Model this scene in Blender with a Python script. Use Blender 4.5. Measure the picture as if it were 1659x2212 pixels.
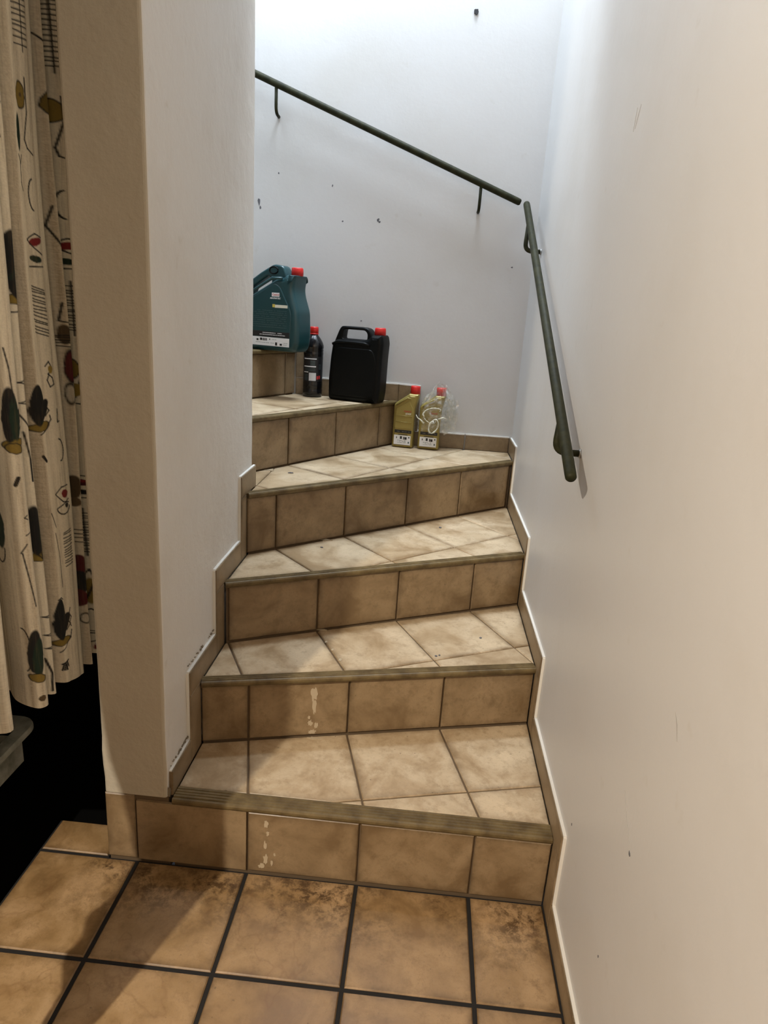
import bpy, bmesh, math, random
import numpy as np
from mathutils import Vector, Matrix, noise
for o in list(bpy.data.objects): bpy.data.objects.remove(o)
random.seed(7)
S = bpy.context.scene
COL = S.collection

# ------------------------------------------------------------------ camera
cam_d = bpy.data.cameras.new('camera'); cam = bpy.data.objects.new('camera', cam_d); COL.objects.link(cam)
cam_d.sensor_fit = 'HORIZONTAL'; cam_d.sensor_width = 36.0; cam_d.lens = 36.0 * 1468.12 / 1659.0
cam_d.clip_start = 0.02; cam_d.clip_end = 60
YAW, PITCH, ROLL = -0.0536, -0.2884, 0.0659
fw = Vector((math.sin(YAW)*math.cos(PITCH), math.cos(YAW)*math.cos(PITCH), math.sin(PITCH)))
rt0 = Vector((math.cos(YAW), -math.sin(YAW), 0)); up0 = rt0.cross(fw)
rt = math.cos(ROLL)*rt0 + math.sin(ROLL)*up0; up = -math.sin(ROLL)*rt0 + math.cos(ROLL)*up0
m = Matrix((rt, up, -fw)).transposed().to_4x4(); m.translation = Vector((-0.3845, -1.3363, 1.3503))
cam.matrix_world = m
S.camera = cam
# ------------------------------------------------------------------ world, light, exposure
w = bpy.data.worlds.new('world'); S.world = w; w.use_nodes = True
w.node_tree.nodes['Background'].inputs[0].default_value = (0.75, 0.8, 0.9, 1)
w.node_tree.nodes['Background'].inputs[1].default_value = 0.02
S.view_settings.view_transform = 'Standard'; S.view_settings.look = 'None'
S.view_settings.gamma = 1; S.view_settings.use_curve_mapping = False
S.view_settings.exposure = 0.42
def light(name, kind, loc, energy, color, rot=(0,0,0), size=None, size_y=None, radius=None):
    d = bpy.data.lights.new(name, kind); d.energy = energy; d.color = color
    if kind == 'AREA':
        d.shape = 'RECTANGLE'; d.size = size; d.size_y = size_y or size
    if radius is not None: d.shadow_soft_size = radius
    o = bpy.data.objects.new(name, d); o.location = loc; o.rotation_euler = rot; COL.objects.link(o); return o
LAMP_COL = (1.0, 0.905, 0.765); LAMP_POWER = 252
LAMP = (-1.50, -2.10, 2.45)
STAIR_LAMP = (-0.48, 1.27, 4.22)
light('stairwell_light', 'AREA', STAIR_LAMP, 88, (0.76, 0.87, 1.0), size=0.75, size_y=0.5)

LANDING_LAMP = (-1.42, 1.15, 3.05)
light('landing_light', 'AREA', LANDING_LAMP, 10, (0.76, 0.87, 1.0), rot=(0, math.radians(-42), 0), size=0.45, size_y=0.6)

# ------------------------------------------------------------------ dimensions
T = 0.272; H = 0.1912; W = 0.9325; D = 1.695; SK = 0.010; C_END = 0.775; PT = 1.088
Z = [0, .1912, .3824, .5736, .775, .968, 1.162, 1.36, 1.555]

# ------------------------------------------------------------------ helpers
def tag(o, label=None, cat=None, group=None, kind=None):
    if label: o['label'] = label
    if cat: o['category'] = cat
    if group: o['group'] = group
    if kind: o['kind'] = kind
    return o
def link(name, me, mat=None, parent=None):
    o = bpy.data.objects.new(name, me); COL.objects.link(o)
    if mat is not None and len(me.materials) == 0: me.materials.append(mat)
    if parent is not None: o.parent = parent
    return o
def empty(name, loc=(0,0,0), rz=0):
    o = bpy.data.objects.new(name, None); o.location = loc; o.rotation_euler = (0,0,rz); o.empty_display_size = .05
    COL.objects.link(o); return o
def mesh(name, V, F, mat=None, parent=None, smooth=False):
    me = bpy.data.meshes.new(name); me.from_pydata([tuple(v) for v in V], [], F); me.validate()
    bm = bmesh.new(); bm.from_mesh(me); bmesh.ops.recalc_face_normals(bm, faces=bm.faces); bm.to_mesh(me); bm.free()
    if smooth:
        for p in me.polygons: p.use_smooth = True
    return link(name, me, mat, parent)
def box(name, lo, hi, mat, parent=None, bev=0.0, seg=2):
    bm = bmesh.new(); bmesh.ops.create_cube(bm, size=1)
    for v in bm.verts: v.co = Vector([lo[i] + (v.co[i]+.5)*(hi[i]-lo[i]) for i in range(3)])
    if bev: bmesh.ops.bevel(bm, geom=list(bm.edges), offset=bev, segments=seg, affect='EDGES', profile=.5)
    me = bpy.data.meshes.new(name); bm.to_mesh(me); bm.free(); return link(name, me, mat, parent)
def clip(poly, n, d):           # keep n.p <= d
    out = []
    for i in range(len(poly)):
        a, b = poly[i], poly[(i+1) % len(poly)]
        fa, fb = n[0]*a[0]+n[1]*a[1]-d, n[0]*b[0]+n[1]*b[1]-d
        if fa <= 0: out.append(a)
        if (fa < 0 < fb) or (fb < 0 < fa):
            t = fa/(fa-fb); out.append((a[0]+t*(b[0]-a[0]), a[1]+t*(b[1]-a[1])))
    return out
def area(p): return .5*sum(p[i][0]*p[(i+1)%len(p)][1]-p[(i+1)%len(p)][0]*p[i][1] for i in range(len(p)))
def dedupe(p, e=1e-4):
    q = []
    for a in p:
        if not q or math.hypot(a[0]-q[-1][0], a[1]-q[-1][1]) > e: q.append(a)
    if len(q) > 1 and math.hypot(q[0][0]-q[-1][0], q[0][1]-q[-1][1]) <= e: q.pop()
    return q
def inset(poly, e):             # convex inset
    if area(poly) < 0: poly = poly[::-1]
    out = list(poly)
    for i in range(len(poly)):
        a, b = poly[i], poly[(i+1) % len(poly)]
        dx, dy = b[0]-a[0], b[1]-a[1]; L = math.hypot(dx, dy)
        if L < 1e-6: continue
        n = (dy/L, -dx/L); out = clip(out, n, n[0]*a[0]+n[1]*a[1]-e)
        if len(out) < 3: return []
    return dedupe(out)
def tile(name, poly, frame, thick, mat, parent, cham=.0025, jit=.0006):
    """poly in 2-D, frame maps (a,b,c) -> world, c = height proud; chamfered tile slab"""
    p = dedupe(poly)
    if len(p) < 3 or abs(area(p)) < 2e-4: return None
    if area(p) < 0: p = p[::-1]
    q = inset(p, cham)
    if len(q) < 3: return None
    j = random.uniform(-jit, jit); n = len(p); V = []; F = []
    V += [frame(a[0], a[1], -thick) for a in p] + [frame(a[0], a[1], -cham+j) for a in p]
    if len(q) == n: V += [frame(a[0], a[1], j) for a in q]
    else: V += [frame(a[0], a[1], j) for a in p]
    F += [tuple(range(n))[::-1]]
    for k in range(2):
        for i in range(n):
            F.append((k*n+i, k*n+(i+1) % n, (k+1)*n+(i+1) % n, (k+1)*n+i))
    q2 = inset(p, .022); ed = [1.0]*(3*n)
    if len(q2) == n:
        # keep ring correspondence: rotate the inner loop to the nearest start corner
        k0 = min(range(n), key=lambda t: sum((q2[(i+t) % n][0]-p[i][0])**2+(q2[(i+t) % n][1]-p[i][1])**2 for i in range(n)))
        q2 = q2[k0:]+q2[:k0]
        V += [frame(a[0], a[1], j) for a in q2]; ed += [0.0]*n
        for i in range(n): F.append((2*n+i, 2*n+(i+1) % n, 3*n+(i+1) % n, 3*n+i))
        F.append(tuple(range(3*n, 4*n)))
    else:
        F.append(tuple(range(2*n, 3*n))); ed = [.35]*(3*n)
    o = mesh(name, V, F, mat, parent)
    if len(o.data.vertices) == len(ed):
        at_ = o.data.attributes.new('edge', 'FLOAT', 'POINT'); at_.data.foreach_set('value', ed)
    return o
def tube(name, pts, r, mat, parent=None, seg=14, cap=True):
    pts = [Vector(p) for p in pts]; V = []; F = []; prev = None
    R = r if isinstance(r, (list, tuple)) else [r]*len(pts)
    for i, p in enumerate(pts):
        t = (pts[min(i+1, len(pts)-1)] - pts[max(i-1, 0)]).normalized()
        if prev is None:
            a = Vector((0,0,1)) if abs(t.z) < .9 else Vector((1,0,0)); n = t.cross(a).normalized()
        else: n = (prev - t*prev.dot(t)).normalized()
        prev = n; b = t.cross(n)
        for k in range(seg):
            an = 2*math.pi*k/seg; V.append(p + R[i]*(math.cos(an)*n + math.sin(an)*b))
    for i in range(len(pts)-1):
        for k in range(seg): F.append((i*seg+k, i*seg+(k+1) % seg, (i+1)*seg+(k+1) % seg, (i+1)*seg+k))
    if cap: F.append(tuple(range(seg))); F.append(tuple(range((len(pts)-1)*seg, len(pts)*seg)))
    return mesh(name, V, F, mat, parent, True)
def lathe(name, prof, mat, parent=None, seg=40, loc=(0,0,0), ribs=0, rib=0.0):
    V = []; F = []; n = len(prof)
    for (r, z) in prof:
        for k in range(seg):
            a = 2*math.pi*k/seg; rr = r + (rib if ribs and (k*ribs*2//seg) % 2 == 0 and r > .004 else 0)
            V.append((loc[0]+rr*math.cos(a), loc[1]+rr*math.sin(a), loc[2]+z))
    for i in range(n-1):
        for k in range(seg): F.append((i*seg+k, i*seg+(k+1) % seg, (i+1)*seg+(k+1) % seg, (i+1)*seg+k))
    F.append(tuple(range(seg))); F.append(tuple(range((n-1)*seg, n*seg)))
    return mesh(name, V, F, mat, parent, True)
def round_poly(P, r, n=5):
    out = []
    for i, p in enumerate(P):
        p = Vector(p[:2]); a = Vector(P[i-1][:2]); b = Vector(P[(i+1) % len(P)][:2])
        rr = min(r, .45*(a-p).length, .45*(b-p).length)
        s, e = p+(a-p).normalized()*rr, p+(b-p).normalized()*rr
        for k in range(n+1):
            t = k/n; q = s*(1-t)**2 + p*2*t*(1-t) + e*t*t; out.append((q.x, q.y))
    return out
def slab(name, loops, depth, bev, mat, parent=None, res=4, smooth=True):
    """solid with front outline `loops` (x,z); first is outer, the others holes; extruded along y (front at y=0, back at +depth)"""
    cu = bpy.data.curves.new(name, 'CURVE'); cu.dimensions = '2D'; cu.fill_mode = 'BOTH'
    cu.extrude = max(depth/2-bev, 1e-4); cu.bevel_depth = bev; cu.bevel_resolution = res; cu.offset = -bev
    for L in loops:
        sp = cu.splines.new('POLY'); sp.points.add(len(L)-1); sp.use_cyclic_u = True
        for k, (x, z) in enumerate(L): sp.points[k].co = (x, z, 0, 1)
    t = bpy.data.objects.new('tmp', cu); COL.objects.link(t); bpy.context.view_layer.update()
    me = bpy.data.meshes.new_from_object(t.evaluated_get(bpy.context.evaluated_depsgraph_get()))
    bpy.data.objects.remove(t); bpy.data.curves.remove(cu)
    bm = bmesh.new(); bm.from_mesh(me); bmesh.ops.remove_doubles(bm, verts=bm.verts, dist=1e-5)
    for v in bm.verts: x, z, y = v.co; v.co = (x, depth/2 - y, z)
    bmesh.ops.recalc_face_normals(bm, faces=bm.faces)
    for f in bm.faces: f.smooth = smooth and abs(f.normal.y) < .995
    bm.to_mesh(me); bm.free(); me.name = name; me.materials.clear()
    return link(name, me, mat, parent)
def text(name, s, size, mat, parent, x, y, z, shear=0, xs=1.0, ext=.0002):
    cu = bpy.data.curves.new(name, 'FONT'); cu.body = s; cu.size = size; cu.align_x = 'CENTER'; cu.align_y = 'CENTER'; cu.shear = shear; cu.extrude = ext; cu.offset = .0002
    t = bpy.data.objects.new('tmp', cu); COL.objects.link(t); bpy.context.view_layer.update()
    me = bpy.data.meshes.new_from_object(t.evaluated_get(bpy.context.evaluated_depsgraph_get()))
    bpy.data.objects.remove(t); bpy.data.curves.remove(cu)
    for v in me.vertices: a, b, c = v.co; v.co = (x+a*xs, y-c, z+b)
    me.materials.clear(); me.name = name
    return link(name, me, mat, parent)
def plates(name, rects, y, mat, parent, t=.0004):
    """thin printed patches (x0,x1,z0,z1) on the front face at y, as one print part"""
    V = []; F = []
    for (x0, x1, z0, z1) in rects:
        k = len(V)
        for yy in (y, y-t): V += [(x0,yy,z0),(x1,yy,z0),(x1,yy,z1),(x0,yy,z1)]
        F += [(k,k+1,k+2,k+3),(k+4,k+5,k+6,k+7),(k,k+1,k+5,k+4),(k+1,k+2,k+6,k+5),(k+2,k+3,k+7,k+6),(k+3,k,k+4,k+7)]
    o = mesh(name, V, F, mat, parent)
    if len(rects) > 1: o['kind'] = 'stuff'
    return o

# ------------------------------------------------------------------ materials
class M:
    def __init__(s, name):
        s.m = bpy.data.materials.new(name); s.m.use_nodes = True; s.t = s.m.node_tree
        s.b = s.t.nodes['Principled BSDF']
    def n(s, typ, **k):
        x = s.t.nodes.new(typ)
        for a, v in k.items(): setattr(x, a, v)
        return x
    def l(s, a, b): s.t.links.new(a, b)
    def noise(s, scale, detail=4, rough=.55, co=None, dist=0):
        x = s.n('ShaderNodeTexNoise'); x.inputs['Scale'].default_value = scale; x.inputs['Detail'].default_value = detail
        x.inputs['Roughness'].default_value = rough; x.inputs['Distortion'].default_value = dist
        if co is not None: s.l(co, x.inputs['Vector'])
        return x.outputs['Fac']
    def ramp(s, fac, stops):
        x = s.n('ShaderNodeValToRGB'); e = x.color_ramp.elements
        while len(e) < len(stops): e.new(.5)
        for k, (p, c) in enumerate(stops): e[k].position = p; e[k].color = (*c, 1) if len(c) == 3 else c
        s.l(fac, x.inputs[0]); return x.outputs[0]
    def mix(s, fac, a, b, mode='MIX'):
        x = s.n('ShaderNodeMix', data_type='RGBA', blend_type=mode)
        for sock, v in ((x.inputs[0], fac), (x.inputs[6], a), (x.inputs[7], b)):
            if hasattr(v, 'is_linked'): s.l(v, sock)
            elif isinstance(v, tuple): sock.default_value = (*v, 1)
            else: sock.default_value = v
        return x.outputs[2]
    def math(s, op, a, b=None, c=None):
        x = s.n('ShaderNodeMath', operation=op)
        for k, v in enumerate((a, b, c)):
            if v is None: continue
            if hasattr(v, 'is_linked'): s.l(v, x.inputs[k])
            else: x.inputs[k].default_value = v
        return x.outputs[0]
    def rng(s, v, a, b, c=0, d=1):
        x = s.n('ShaderNodeMapRange'); x.clamp = True; s.l(v, x.inputs[0])
        for k, q in enumerate((a, b, c, d)): x.inputs[k+1].default_value = q
        return x.outputs[0]
    def bump(s, h, strength, dist=.002):
        x = s.n('ShaderNodeBump'); x.inputs['Strength'].default_value = strength; x.inputs['Distance'].default_value = dist
        s.l(h, x.inputs['Height']); s.l(x.outputs[0], s.b.inputs['Normal'])
    def pos(s): return s.n('ShaderNodeNewGeometry').outputs['Position']
    def set(s, **k):
        for a, v in k.items():
            i = s.b.inputs[a.replace('_', ' ')]
            if hasattr(v, 'is_linked'): s.l(v, i)
            else: i.default_value = (*v, 1) if isinstance(v, tuple) and len(v) == 3 else v
        return s.m
def plain(name, col, rough=.5, **k):
    a = M(name); a.set(Base_Color=col, Roughness=rough, **k); return a.m
def plaster(name, col, dirt, amt, bumpy=.25, scale=9, gloss=.55):
    a = M(name); p = a.pos()
    c = a.mix(a.rng(a.noise(1.7, 5, .6, p), .48, .75, 0, amt), col, dirt)
    c = a.mix(a.rng(a.noise(16, 3, .6, p), .66, .74, 0, amt*.7), c, dirt)
    h = a.math('ADD', a.noise(scale, 5, .6, p), a.math('MULTIPLY', a.noise(70, 3, .6, p), .25))
    a.bump(h, bumpy, .006); a.set(Base_Color=c, Roughness=gloss); return a.m
MAT_WALL = plaster('white_painted_plaster', (.515, .51, .50), (.40, .37, .315), .30, .22, 6, .42)
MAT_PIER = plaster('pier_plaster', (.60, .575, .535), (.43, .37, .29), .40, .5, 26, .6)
MAT_PIER_SHADE = plaster('shaded_pier_front_plaster', (.39, .352, .28), (.29, .245, .18), .45, .5, 26, .65)  # darker copy of the pier plaster, shade of front and left faces in its colour
MAT_CEIL = plain('ceiling_paint', (.8, .79, .76), .8)
MAT_ROOM = plain('brown_room_paint', (.20, .15, .10), .8)
MAT_WOOD = plain('dark_wood_ceiling', (.16, .11, .07), .7)
MAT_VOID = plain('dark_room_surface', (.004, .004, .004), 1.0, Specular_IOR_Level=0.0)  # near-black colour stands in for the darkness of the side room
def tile_mat(name, light_c, mid_c, dark_c, stain=0.0, spots=.5):
    a = M(name); oi = a.n('ShaderNodeObjectInfo').outputs['Random']; p = a.pos()
    off = a.n('ShaderNodeVectorMath', operation='ADD'); a.l(p, off.inputs[0])
    cv = a.n('ShaderNodeCombineXYZ'); a.l(a.math('MULTIPLY', oi, 7.0), cv.inputs[0]); a.l(a.math('MULTIPLY', oi, 3.0), cv.inputs[2])
    a.l(cv.outputs[0], off.inputs[1]); co = off.outputs[0]
    cl = a.noise(7.5, 6, .58, co, .5)
    c = a.ramp(cl, [(.34, dark_c), (.46, mid_c), (.57, light_c), (.72, tuple(min(1, x*1.18) for x in light_c))])
    c = a.mix(a.rng(a.noise(26, 6, .75, co), .50, .72, 0, .75), c, tuple(x*.9 for x in dark_c))
    c = a.mix(a.rng(a.noise(120, 4, .8, co), .52, .70, 0, .28), c, tuple(x*.7 for x in dark_c))
    c = a.mix(a.rng(oi, 0, 1, 0, .22), c, mid_c)
    eg = a.n('ShaderNodeAttribute', attribute_name='edge').outputs['Fac']
    em = a.math('MULTIPLY', a.math('POWER', eg, 1.6), a.rng(a.noise(11, 5, .7, p), .34, .66, .05, .85))
    c = a.mix(em, c, tuple(x*.62 for x in dark_c))
    sp = a.rng(a.noise(95, 2, .5, co), .73, .77, 0, spots); c = a.mix(sp, c, (.07, .045, .025))
    if stain:
        sx = a.n('ShaderNodeSeparateXYZ'); a.l(p, sx.inputs[0])
        band = a.math('MULTIPLY', a.rng(sx.outputs[1], -.20, -.055), a.rng(sx.outputs[1], .02, -.01))
        st = a.math('MULTIPLY', band, a.rng(a.noise(30, 7, .8, p, .25), .44, .58))
        st = a.math('MULTIPLY', st, a.rng(a.noise(4.5, 2, .5, p), .36, .52))
        c = a.mix(a.math('MULTIPLY', st, stain), c, (.055, .028, .010))
        ring = a.noise(3.6, 4, .55, p, .35)
        rr = a.math('SUBTRACT', 1.0, a.rng(a.math('ABSOLUTE', a.math('SUBTRACT', ring, .565)), .0, .010))
        c = a.mix(a.math('MULTIPLY', rr, .35*stain), c, (.15, .075, .03))
        c = a.mix(a.rng(ring, .565, .60, 0, .22), c, (.30, .19, .095))
    h = a.math('ADD', a.noise(14, 4, .6, co), a.math('MULTIPLY', a.noise(160, 2, .6, co), .2))
    a.bump(h, .22, .003)
    a.set(Base_Color=c, Roughness=a.rng(cl, .3, .7, .34, .52)); return a.m
MAT_FTILE = tile_mat('floor_tile_glaze', (.335, .22, .112), (.26, .163, .073), (.165, .095, .037), .95, .5)
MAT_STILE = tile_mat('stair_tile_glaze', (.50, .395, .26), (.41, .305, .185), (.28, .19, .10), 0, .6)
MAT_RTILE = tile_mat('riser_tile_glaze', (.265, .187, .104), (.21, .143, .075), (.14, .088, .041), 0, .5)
MAT_KTILE = tile_mat('skirting_tile_glaze', (.25, .18, .105), (.21, .148, .082), (.15, .10, .05), 0, .3)
MAT_FGROUT = plain('black_floor_grout', (.006, .005, .0045), .9)
MAT_SGROUT = plain('brown_stair_grout', (.11, .072, .038), .9)
a = M('bronze_nosing_metal'); nz = a.noise(22, 4, .6, a.pos())
a.set(Base_Color=a.ramp(nz, [(.35, (.080, .054, .022)), (.65, (.155, .112, .050))]), Roughness=.5, Specular_IOR_Level=.3); MAT_NOSE = a.m
a = M('olive_green_rail_paint'); nz = a.noise(40, 4, .6, a.pos())
a.set(Base_Color=a.ramp(nz, [(.35, (.013, .014, .006)), (.7, (.030, .030, .013))]), Roughness=.55, Specular_IOR_Level=.12); MAT_RAIL = a.m
MAT_EDGE = plain('painted_mortar_edge', (.62, .60, .55), .8)
MAT_DIRT = plain('chipped_mortar', (.17, .135, .09), .95)
MAT_MARK = plain('wall_chip_mark', (.10, .10, .11), .9)
MAT_DRIP = plain('dried_white_paint', (.40, .325, .22), .7)

# ------------------------------------------------------------------ setting: walls, ceilings
wr = box('wall_right', (0, -3.0, -.05), (.12, D+.12, 4.4), MAT_WALL); tag(wr, 'long white plaster wall on the right side of the stairs', 'wall', kind='structure')
wb = box('wall_back', (-3.2, D, -.05), (0, D+.12, 4.4), MAT_WALL); tag(wb, 'white plaster wall behind the winding stairs, with the upper handrail', 'wall', kind='structure')
def rough_box(name, lo, hi, mat, edge_noise):
    bm = bmesh.new(); bmesh.ops.create_cube(bm, size=1)
    for v in bm.verts: v.co = Vector([lo[i]+(v.co[i]+.5)*(hi[i]-lo[i]) for i in range(3)])
    vert = [e for e in bm.edges if abs(e.verts[0].co.z-e.verts[1].co.z) > .5]
    bmesh.ops.bevel(bm, geom=vert, offset=.007, segments=3, affect='EDGES', profile=.5)
    for k in range(1, 110):
        z = lo[2]+(hi[2]-lo[2])*k/110
        bmesh.ops.bisect_plane(bm, geom=list(bm.verts)+list(bm.edges)+list(bm.faces), plane_co=(0,0,z), plane_no=(0,0,1))
    cx, cy = (lo[0]+hi[0])/2, (lo[1]+hi[1])/2
    for v in bm.verts:
        n = noise.noise(Vector((v.co.x*3, v.co.y*3, v.co.z*9)))*.6 + noise.noise(Vector((v.co.x*9+5, v.co.y*9, v.co.z*34)))*.4
        lowf = 1 + 1.8*max(0, 1-(v.co.z-lo[2])/.35)
        v.co.x += (1 if v.co.x > cx else -1)*n*edge_noise*lowf*.7; v.co.y += (1 if v.co.y > cy else -1)*n*edge_noise*.4*lowf
    me = bpy.data.meshes.new(name); me.materials.append(mat); me.materials.append(MAT_PIER_SHADE)
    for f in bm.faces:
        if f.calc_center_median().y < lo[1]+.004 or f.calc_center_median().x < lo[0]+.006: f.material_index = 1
    bm.to_mesh(me); bm.free(); return link(name, me, mat)
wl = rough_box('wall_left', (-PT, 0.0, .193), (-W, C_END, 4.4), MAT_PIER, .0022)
tag(wl, 'thick plastered wall end between the curtain and the stairs', 'wall', kind='structure')
mesh('pier_foot', *(lambda lo, hi: ([(x,y,z) for z in (lo[2],hi[2]) for y in (lo[1],hi[1]) for x in (lo[0],hi[0])], [(0,1,3,2),(4,5,7,6),(0,1,5,4),(2,3,7,6),(0,2,6,4),(1,3,7,5)]))((-PT+.002, .008, -.02), (-W, C_END, .194)), MAT_SGROUT, wl)
ws = box('wall_stair', (-3.2, .63, 0), (-PT+.002, C_END, 4.4), MAT_WALL); tag(ws, 'plaster wall on the inner side of the upper flight', 'wall', kind='structure')
wf = box('wall_front', (-2.72, -3.12, -.05), (.12, -3.0, 2.85), MAT_ROOM); tag(wf, 'brown wall behind the photographer', 'wall', kind='structure')
wr2 = box('wall_room', (-2.72, -3.0, -.05), (-2.60, -.92, 2.85), MAT_ROOM); tag(wr2, 'brown wall on the left of the lower room', 'wall', kind='structure')
wp = box('wall_partition', (-2.6, -1.0, -.05), (-1.46, -.92, 2.85), MAT_ROOM); tag(wp, 'brown partition between the lower room and the curtained room', 'wall', kind='structure')
wh = box('wall_header', (-1.39, -.92, 2.27), (-1.27, .63, 2.85), MAT_ROOM); tag(wh, 'brown lintel above the curtained opening', 'wall', kind='structure')
ce = box('ceiling', (-2.6, -3.0, 2.75), (0, -.06, 2.85), MAT_WOOD); tag(ce, 'dark wooden ceiling of the lower room', 'ceiling', kind='structure')
ce3 = box('ceiling_steps_blocker', (-W, -.06, 2.75), (0, .93, 2.85), MAT_WOOD); tag(ce3, 'unseen slab added above the first steps to keep stairwell light off the floor', 'ceiling', kind='structure')  # added out of view to block stairwell light from the floor
ce2 = box('ceiling_stair', (-3.2, -.06, 4.3), (0, D, 4.4), MAT_CEIL); tag(ce2, 'white ceiling high above the stairs', 'ceiling', kind='structure')
wh2 = box('wall_upper', (-W, .87, 2.85), (0, .93, 4.3), MAT_WALL); tag(wh2, 'white wall above the edge of the lower ceiling', 'wall', kind='structure')
wu = box('wall_landing', (-3.2, C_END, 1.5), (-3.1, D, 4.3), MAT_WALL); tag(wu, 'white wall closing the upper flight', 'wall', kind='structure')
# dark side room behind the curtain
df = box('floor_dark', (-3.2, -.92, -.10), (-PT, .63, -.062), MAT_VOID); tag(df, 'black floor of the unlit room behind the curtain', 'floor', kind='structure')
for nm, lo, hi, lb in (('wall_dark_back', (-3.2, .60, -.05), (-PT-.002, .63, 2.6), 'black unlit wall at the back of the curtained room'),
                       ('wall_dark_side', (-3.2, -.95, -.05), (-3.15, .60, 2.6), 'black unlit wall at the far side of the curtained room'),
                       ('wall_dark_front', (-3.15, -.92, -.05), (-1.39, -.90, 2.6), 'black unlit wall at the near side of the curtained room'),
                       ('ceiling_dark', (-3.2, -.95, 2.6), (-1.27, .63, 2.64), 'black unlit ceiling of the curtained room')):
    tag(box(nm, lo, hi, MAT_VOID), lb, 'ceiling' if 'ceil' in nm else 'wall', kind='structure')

# ------------------------------------------------------------------ floor
fl = box('floor', (-1.266, -3.0, -.06), (0, .0, -.004), MAT_FGROUT)
mesh('floor_bed', [(x, y, z) for z in (-.06, -.004) for y in (-3.0, -1.0) for x in (-2.6, -1.266)], [(0,1,3,2),(4,5,7,6),(0,1,5,4),(2,3,7,6),(0,2,6,4),(1,3,7,5)], MAT_FGROUT, fl); tag(fl, 'beige tiled floor with black joints in front of the stairs', 'floor', kind='structure')
mesh('floor_bed', [(-1.266,0,-.06),(-PT,0,-.06),(-PT,.104,-.06),(-1.266,.104,-.06),(-1.266,0,-.004),(-PT,0,-.004),(-PT,.104,-.004),(-1.266,.104,-.004)],
     [(0,1,2,3),(4,5,6,7),(0,1,5,4),(1,2,6,5),(2,3,7,6),(3,0,4,7)], MAT_FGROUT, fl)
flat = lambda z: (lambda x, y, c: (x, y, z+c))
JX = [-1.266, -1.012, -.737, -.464, -.190, -.011]; g = .0048
for i in range(5):
    for k in range(11):
        y1, y0 = -k*T, -(k+1)*T
        tile('floor_tile', [(JX[i]+g,y0+g),(JX[i+1]-(g if i < 4 else .002),y0+g),(JX[i+1]-(g if i < 4 else .002),y1-g),(JX[i]+g,y1-g)], flat(0), .009, MAT_FTILE, fl)
for i in range(5):
    for k in range(3, 11):
        x1, x0 = -1.266-i*T, max(-2.6, -1.266-(i+1)*T); y1, y0 = min(-1.002, -k*T), max(-3.0, -(k+1)*T)
        tile('floor_tile', [(x0+g,y0+g),(x1-g,y0+g),(x1-g,y1-g),(x0+g,y1-g)], flat(0), .009, MAT_FTILE, fl)
tile('floor_tile', [(-1.266+g,g),(-PT-.004,g),(-PT-.004,.103),(-1.266+g,.103)], flat(0), .009, MAT_FTILE, fl)

# ------------------------------------------------------------------ staircase
# riser lines in plan: point, direction (towards the right / outer side)
RIS = {1: ((0, 0), (1, 0)), 2: ((0, .4715), (1, .267)), 3: ((0, .914), (1, .515)), 4: ((0, 1.512), (1, .902)),
       5: ((-.780, 1.275), (.53, .848)), 6: ((-1.104, 1.414), (.413, .911)), 7: ((-1.50, 1.2), (.12, .99)), 8: ((-1.78, 1.2), (0, 1))}
RL = {}
for k, (p, d) in RIS.items():
    L = math.hypot(*d); u = (d[0]/L, d[1]/L); n = (u[1], -u[0]); RL[k] = (p, u, n)      # n points down the stairs
# joint positions along each riser (u coordinate measured from its point) -> shared by the tread in front of it
def uat(k, x): p, u, n = RL[k]; return (x-p[0])/u[0]
JU = {1: [-1.088, -1.012, -.737, -.464, -.190, -.011],
      2: [uat(2, x) for x in (-1.08, -.803, -.537, -.273, -.006, .26)],
      3: [uat(3, x) for x in (-1.15, -.914, -.671, -.430, -.183, .06, .3)],
      4: [uat(4, x) for x in (-1.05, -.845, -.642, -.433, -.229, -.02, .2)],
      5: [-.62, -.33, -.04+.02-.19, .075, .345, .62][:0] + [uat(5, x) for x in (-1.20, -1.04, -.884, -.741, -.588, -.44, -.30)],
      6: [uat(6, x) for x in (-1.5, -1.38, -1.26, -1.135, -1.01, -.90)],
      7: [-.55, -.28, 0, .27, .52], 8: [-.5, -.23, .04, .31, .52]}
stair = empty('staircase'); tag(stair, 'winding beige tiled staircase with brown nosing strips', 'staircase', kind='structure')
GS = .0024
def halfplanes(k):
    """region of tread k in plan: list of alternatives, each a list of (n, d)"""
    p, u, n = RL[k]; f = (n, n[0]*p[0]+n[1]*p[1] - (-.0))          # behind riser k:  n.p <= d
    q, u2, n2 = RL[k+1]; b = ((-n2[0], -n2[1]), -(n2[0]*q[0]+n2[1]*q[1]))
    R = [f, b, ((1, 0), -SK-.001), ((0, 1), D-SK-.001)]
    if k <= 3: return [R+[((-1, 0), W-SK-.001)]]
    if k == 4: return [R+[((-1, 0), W-SK-.001)], R+[((1, 0), -W+SK), ((0, -1), -C_END-.002)]]
    return [R+[((0, -1), -C_END-.002)]]
def region_poly(hps):
    P = [(-4, -1), (1, -1), (1, 3), (-4, 3)]
    for n, d in hps:
        P = clip(P, n, d)
        if len(P) < 3: return []
    return dedupe(P)
def prism(name, P, z0, z1, mat, parent):
    n = len(P); V = [(x,y,z0) for x,y in P]+[(x,y,z1) for x,y in P]
    F = [tuple(range(n))[::-1], tuple(range(n, 2*n))]+[(i,(i+1)%n,n+(i+1)%n,n+i) for i in range(n)]
    return mesh(name, V, F, mat, parent)
NOSE = {1: (.045, -.003), 2: (.018, -.016), 3: (.020, -.010), 4: (.020, -.010), 5: (.020, -.010), 6: (.02, -.010), 7: (.02, -.01)}
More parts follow.
